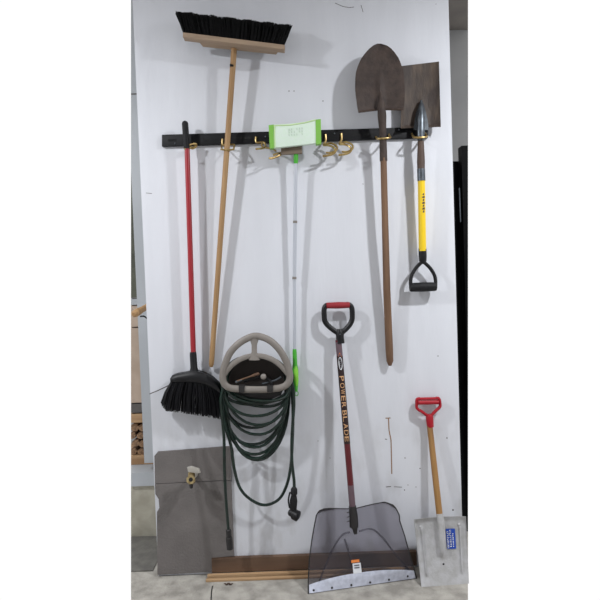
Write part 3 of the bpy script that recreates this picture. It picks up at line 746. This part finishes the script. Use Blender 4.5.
# socket and shaft
GT, GB = P(338.3, 340, .045), P(353.6, 520, .10)
bm = B(); tube(bm, [P(352.4, 506, .098), P(353.6, 517, .101), P(354, 527, .104)], [R(3.6), R(4.2), R(4.3)], 14); tube(bm, [P(354.3, 525, .104), P(355.6, 534, .106)], [R(3.2), R(1.6)], 10, flat=(1, .5))
so = obj('socket', bm, M_dark, ps)
bm = B()
for y in (512, 516.5, 521): 
    rod(bm, P(349.5, y, .12), P(346.8, y + .8, .12), [(0, R(.5)), (1, R(.4))], 6)
obj('socket_tab', bm, M_dark, so)
r0 = R(3.15, .08)
bm = B(); rod(bm, GT.lerp(GB, .0), GB, [(0, r0), (1, r0)], 20); sft = obj('shaft', bm, M_maroon, ps)
ax = (GB - GT).normalized(); Ls = (GB - GT).length
front = (V((0, -1, 0)) - ax * V((0, -1, 0)).dot(ax)).normalized(); side = ax.cross(front); 
if side.x < 0: side = -side
def on_shaft(s, v, lift=.0006):
    """s metres from the top along the shaft, v metres around it (to the right)"""
    a = v / r0
    return GT + ax * s + (front * math.cos(a) + side * math.sin(a)) * (r0 + lift)
def wrap(bm, s0, s1, a0, a1, lift, n=10):
    rows = [[on_shaft(s, a0 + (a1 - a0) * j / n, lift) for j in range(n + 1)] for s in (s0, s1)]
    f = [[bm.verts.new(p) for p in r] for r in rows]
    for j in range(n): bm.faces.new((f[0][j], f[0][j + 1], f[1][j + 1], f[1][j]))
def s_at(y): return Ls * (y - 340) / (520 - 340)
HC = math.pi * r0
bm = B(); wrap(bm, s_at(342), s_at(356), -HC * .98, HC * .98, .0003, 20); obj('bare_band', bm, M_mauve, sft)
bm = B(); wrap(bm, s_at(485), s_at(508), -HC * .98, HC * .98, .0003, 20); obj('bare_band', bm, M_mauve, sft)
bm = B(); wrap(bm, s_at(356), s_at(444), -HC * .5, HC * .5, .0003, 14); obj('printed_band', bm, M_print, sft)
bm = B()
ce = s_at(363.5)
vs = [bm.verts.new(on_shaft(ce + s_at(347) * math.cos(a) * .93, r0 * .62 * math.sin(a), .0009)) for a in [k * math.pi / 10 for k in range(20)]]
bm.faces.new(vs); em = obj('oval_emblem', bm, M_white, sft, False)
bm = B()
for k in range(5):
    s0 = ce - .02 + k * .009; a, w = on_shaft(s0, -r0 * .3, .0018), on_shaft(s0 + .005, r0 * .3, .0018)
    vs = [bm.verts.new(p) for p in (on_shaft(s0, -r0 * .25, .002), on_shaft(s0, r0 * .25, .002), on_shaft(s0 + .004, r0 * .25, .002), on_shaft(s0 + .004, -r0 * .25, .002))]; bm.faces.new(vs)
obj('emblem_lines', bm, M_ink, em, False)
bm = B()
vs = [bm.verts.new(p) for p in (on_shaft(s_at(352.5), 0, .001), on_shaft(s_at(356.8), r0 * .6, .001), on_shaft(s_at(356.8), -r0 * .6, .001))]; bm.faces.new(vs); obj('emblem_point', bm, M_orange, sft, False)

def text_mesh(body, size):
    cu = bpy.data.curves.new('t', 'FONT'); cu.body = body; cu.size = size; cu.align_x = 'CENTER'; cu.align_y = 'CENTER'; cu.resolution_u = 3
    ob = bpy.data.objects.new('t', cu); C.collection.objects.link(ob)
    bpy.context.view_layer.update()
    me = bpy.data.meshes.new_from_object(ob.evaluated_get(bpy.context.evaluated_depsgraph_get()))
    bpy.data.objects.remove(ob)
    return me
word = 'POWERBLADE'
ysl = [378.5, 385.5, 391.8, 398.3, 404.8, 412.8, 419, 426, 432.5, 438.8]
bm = B()
for ch, y in zip(word, ysl):
    me = text_mesh(ch, .030)
    n0 = len(bm.verts)
    tb = B(); tb.from_mesh(me)
    bmesh.ops.triangulate(tb, faces=tb.faces)
    bmesh.ops.subdivide_edges(tb, edges=[e for e in tb.edges if e.calc_length() > .004], cuts=4, use_grid_fill=True)
    bmesh.ops.triangulate(tb, faces=tb.faces)
    cx_ = sum(v.co.x for v in tb.verts) / len(tb.verts); 
    xs = [v.co.x for v in tb.verts]; ysv = [v.co.y for v in tb.verts]
    mx_, my_ = (max(xs) + min(xs)) / 2, (max(ysv) + min(ysv)) / 2
    mp2 = {}
    w_, h_ = max(xs) - min(xs), max(ysv) - min(ysv)
    for v in tb.verts:   # letters lie on their side, tops to the right, reading downwards
        mp2[v] = bm.verts.new(on_shaft(s_at(y) + (v.co.x - mx_) / w_ * R(4.9), (v.co.y - my_) / h_ * R(4.0), .0016))
    for f_ in tb.faces: bm.faces.new([mp2[v] for v in f_.verts])
    tb.free()
obj('lettering', bm, M_gold, sft, False)
# D grip
bm = B()
tube(bm, smooth_path([P(x, y, .042) for x, y in [(339.5, 334), (334, 330.5), (328.5, 326), (325, 321.5), (324.2, 316), (324.2, 309), (326.2, 305.6), (330, 305)]], 3), R(2.6), 10)
tube(bm, smooth_path([P(x, y, .042) for x, y in [(339.5, 334), (345, 330), (349.5, 325), (352, 320), (352.3, 314), (351.8, 308), (349.6, 305), (346, 304.4)]], 3), R(2.6), 10)
rod(bm, P(339.4, 329, .042), P(340.4, 343.5, .047), [(0, R(2.4)), (.25, R(4.2)), (.5, R(3.9)), (1, R(4.1))], 14)
obj('grip_frame', bm, M_blkpl, ps)
bm = B(); rod(bm, P(326.5, 305.6, .044), P(349.6, 305, .044), [(0, R(2.9)), (.5, R(3.3)), (1, R(2.9))], 14); obj('grip_bar', bm, M_redgrip, ps)
bm = B(); c = P(340.2, 334.2, .062); rod(bm, c, c + V((0, -.002, 0)), [(0, R(.7)), (1, R(.5))], 8); obj('rivet', bm, M_steel, ps)
# stickers
bm = B(); shell(bm, [[blade_pt(u, v, .006) for u in (.43, .46, .49, .51)] for v in (.70, .74, .78, .83)], V((0, .0008, 0))); st = obj('sticker', bm, M_white, ps, False)
bm = B(); shell(bm, [[blade_pt(u, v, .0075) for u in (.445, .47, .495)] for v in (.72, .735)], V((0, .0004, 0))); shell(bm, [[blade_pt(u, v, .0075) for u in (.445, .47, .495)] for v in (.75, .765)], V((0, .0004, 0))); obj('sticker_print', bm, M_ink, st, False)
bm = B(); shell(bm, [[blade_pt(u, v, .006) for u in (.42, .45, .50)] for v in (.655, .67, .69)], V((0, .0008, 0))); obj('orange_tag', bm, M_orange, ps, False)

# ---------------------------------------------------------------- aluminium shovel
al = thing('aluminium_snow_shovel', 'small aluminium snow shovel with wooden shaft and red grip leaning at right', 'snow shovel', F(445, 585))
AL_, AR_ = F(421.5, 587), F(469, 583.5)
def apt(u, v, lift=0.0):
    xl = 413.8 + 7.7 * v; yl = 519.5 + v * 67.5
    xr = 466 + 3 * v; yr = 516.5 + v * 67
    y = yl * (1 - u) + yr * u; x = xl * (1 - u) + xr * u
    y += -1.2 * math.sin(math.pi * u) * (1 - v)
    db = (-AL_.y) * (1 - u) + (-AR_.y) * u
    s = u * 2 - 1
    d = .075 + (db - .075) * (.25 * v + .75 * v ** 1.7)
    ridge = 0
    for uc in (.13, .87):
        if .1 < v < .86: ridge += .011 * math.exp(-((u - uc) / .028) ** 2) * min(1, (v - .1) / .06, (.86 - v) / .06)
    frog = .012 * math.exp(-((u - .48) / .06) ** 2) * max(0, min(1, (.62 - v) / .1))
    lip = .012 * max(0, 1 - v / .06) + .010 * max(0, (abs(s) - .95) / .05) * (1 - v)
    return P(x, y, d + ridge + frog + lip + lift)
bm = B(); shell(bm, [[apt(j / 90, i / 50) for j in range(91)] for i in range(51)], V((0, .0022, 0))); ab = obj('blade', bm, M_alu, al)
for u, v in ((.5, .69), (.49, .4)):
    bm = B(); c = apt(u, v, .001); rod(bm, c, c + V((0, -.003, 0)), [(0, R(1.0)), (1, R(.6))], 8); obj('rivet', bm, M_dark, ab)
for u, v in ((.11, .12), (.86, .12)):
    bm = B(); c = apt(u, v, .000); rod(bm, c, c + V((0, -.006, 0)), [(0, R(1.7)), (1, R(.8))], 10); obj('dimple', bm, M_alu, ab)
bm = B(); tube(bm, [P(439.6, 514, .088), apt(.515, .1, .012), apt(.51, .3, .012), apt(.5, .48, .012), apt(.495, .56, .004)], [R(3.3), R(3.7), R(3.5), R(2.8), R(1.2)], 14, flat=(1, .6)); obj('socket', bm, M_alu, al)
bm = B(); shell(bm, [[apt(u, v, .0035) for u in (.595, .66, .72, .775)] for v in (.18, .28, .38, .475)], V((0, .001, 0))); bs = obj('blue_sticker', bm, M_blue, al, False)
bs['label'] = 'blue sticker with white lettering'
bm = B()
for row in range(3):
    u0 = .675 + row * -.0 + (row - 1) * .052
    v = .20 + (.05 if row == 2 else 0.0) + (.02 if row == 0 else 0)
    while v < .455:
        h = random.choice((.012, .018, .024))
        w = .016 if row != 2 else .010
        kind = random.randint(0, 2)
        def q(ua, ub, va, vb):
            prism(bm, [apt(ua, va, .0052), apt(ub, va, .0052), apt(ub, vb, .0052), apt(ua, vb, .0052)], V((0, .0006, 0)))
        q(u0 - w, u0 + w, v, v + .006)
        if kind != 1: q(u0 - w, u0 - w + .009, v, v + h)
        if kind != 0: q(u0 + w - .009, u0 + w, v, v + h)
        if kind == 2: q(u0 - w, u0 + w, v + h - .005, v + h)
        v += h + .010
obj('sticker_lettering', bm, M_white, bs, False)
bm = B(); rod(bm, P(429.5, 424, .03), P(440.2, 521, .08), [(0, R(2.9)), (.5, R(3.1)), (1, R(3.2))], 14); obj('shaft', bm, M_yelwood, al)
bm = B()
tube(bm, smooth_path([P(x, y, .03) for x, y in [(429, 417), (423, 412.5), (417.2, 408.5), (416.6, 404), (417, 399.4), (420, 398.6)]], 4), R(1.5), 10, flat=(1, 1.5))
tube(bm, smooth_path([P(x, y, .03) for x, y in [(430, 417), (435, 411.5), (439.7, 407), (440, 403), (439, 398.8), (436, 398)]], 4), R(1.5), 10, flat=(1, 1.5))
tube(bm, [P(416.8, 398.9, .03), P(439.4, 398.4, .03)], R(1.4), 10, flat=(1, 1.5))
rod(bm, P(429.3, 414.5, .03), P(430.4, 427, .031), [(0, R(2.6)), (.2, R(3.8)), (.85, R(3.5)), (1, R(3.3))], 14)
obj('grip_frame', bm, M_redpl, al)
bm = B(); rod(bm, P(418, 402.6, .034), P(438.6, 402.2, .034), [(0, R(2.2)), (1, R(2.2))], 14); obj('grip_bar', bm, M_redpl, al)

for o in bpy.data.objects:
    if '_o' in o: del o['_o']
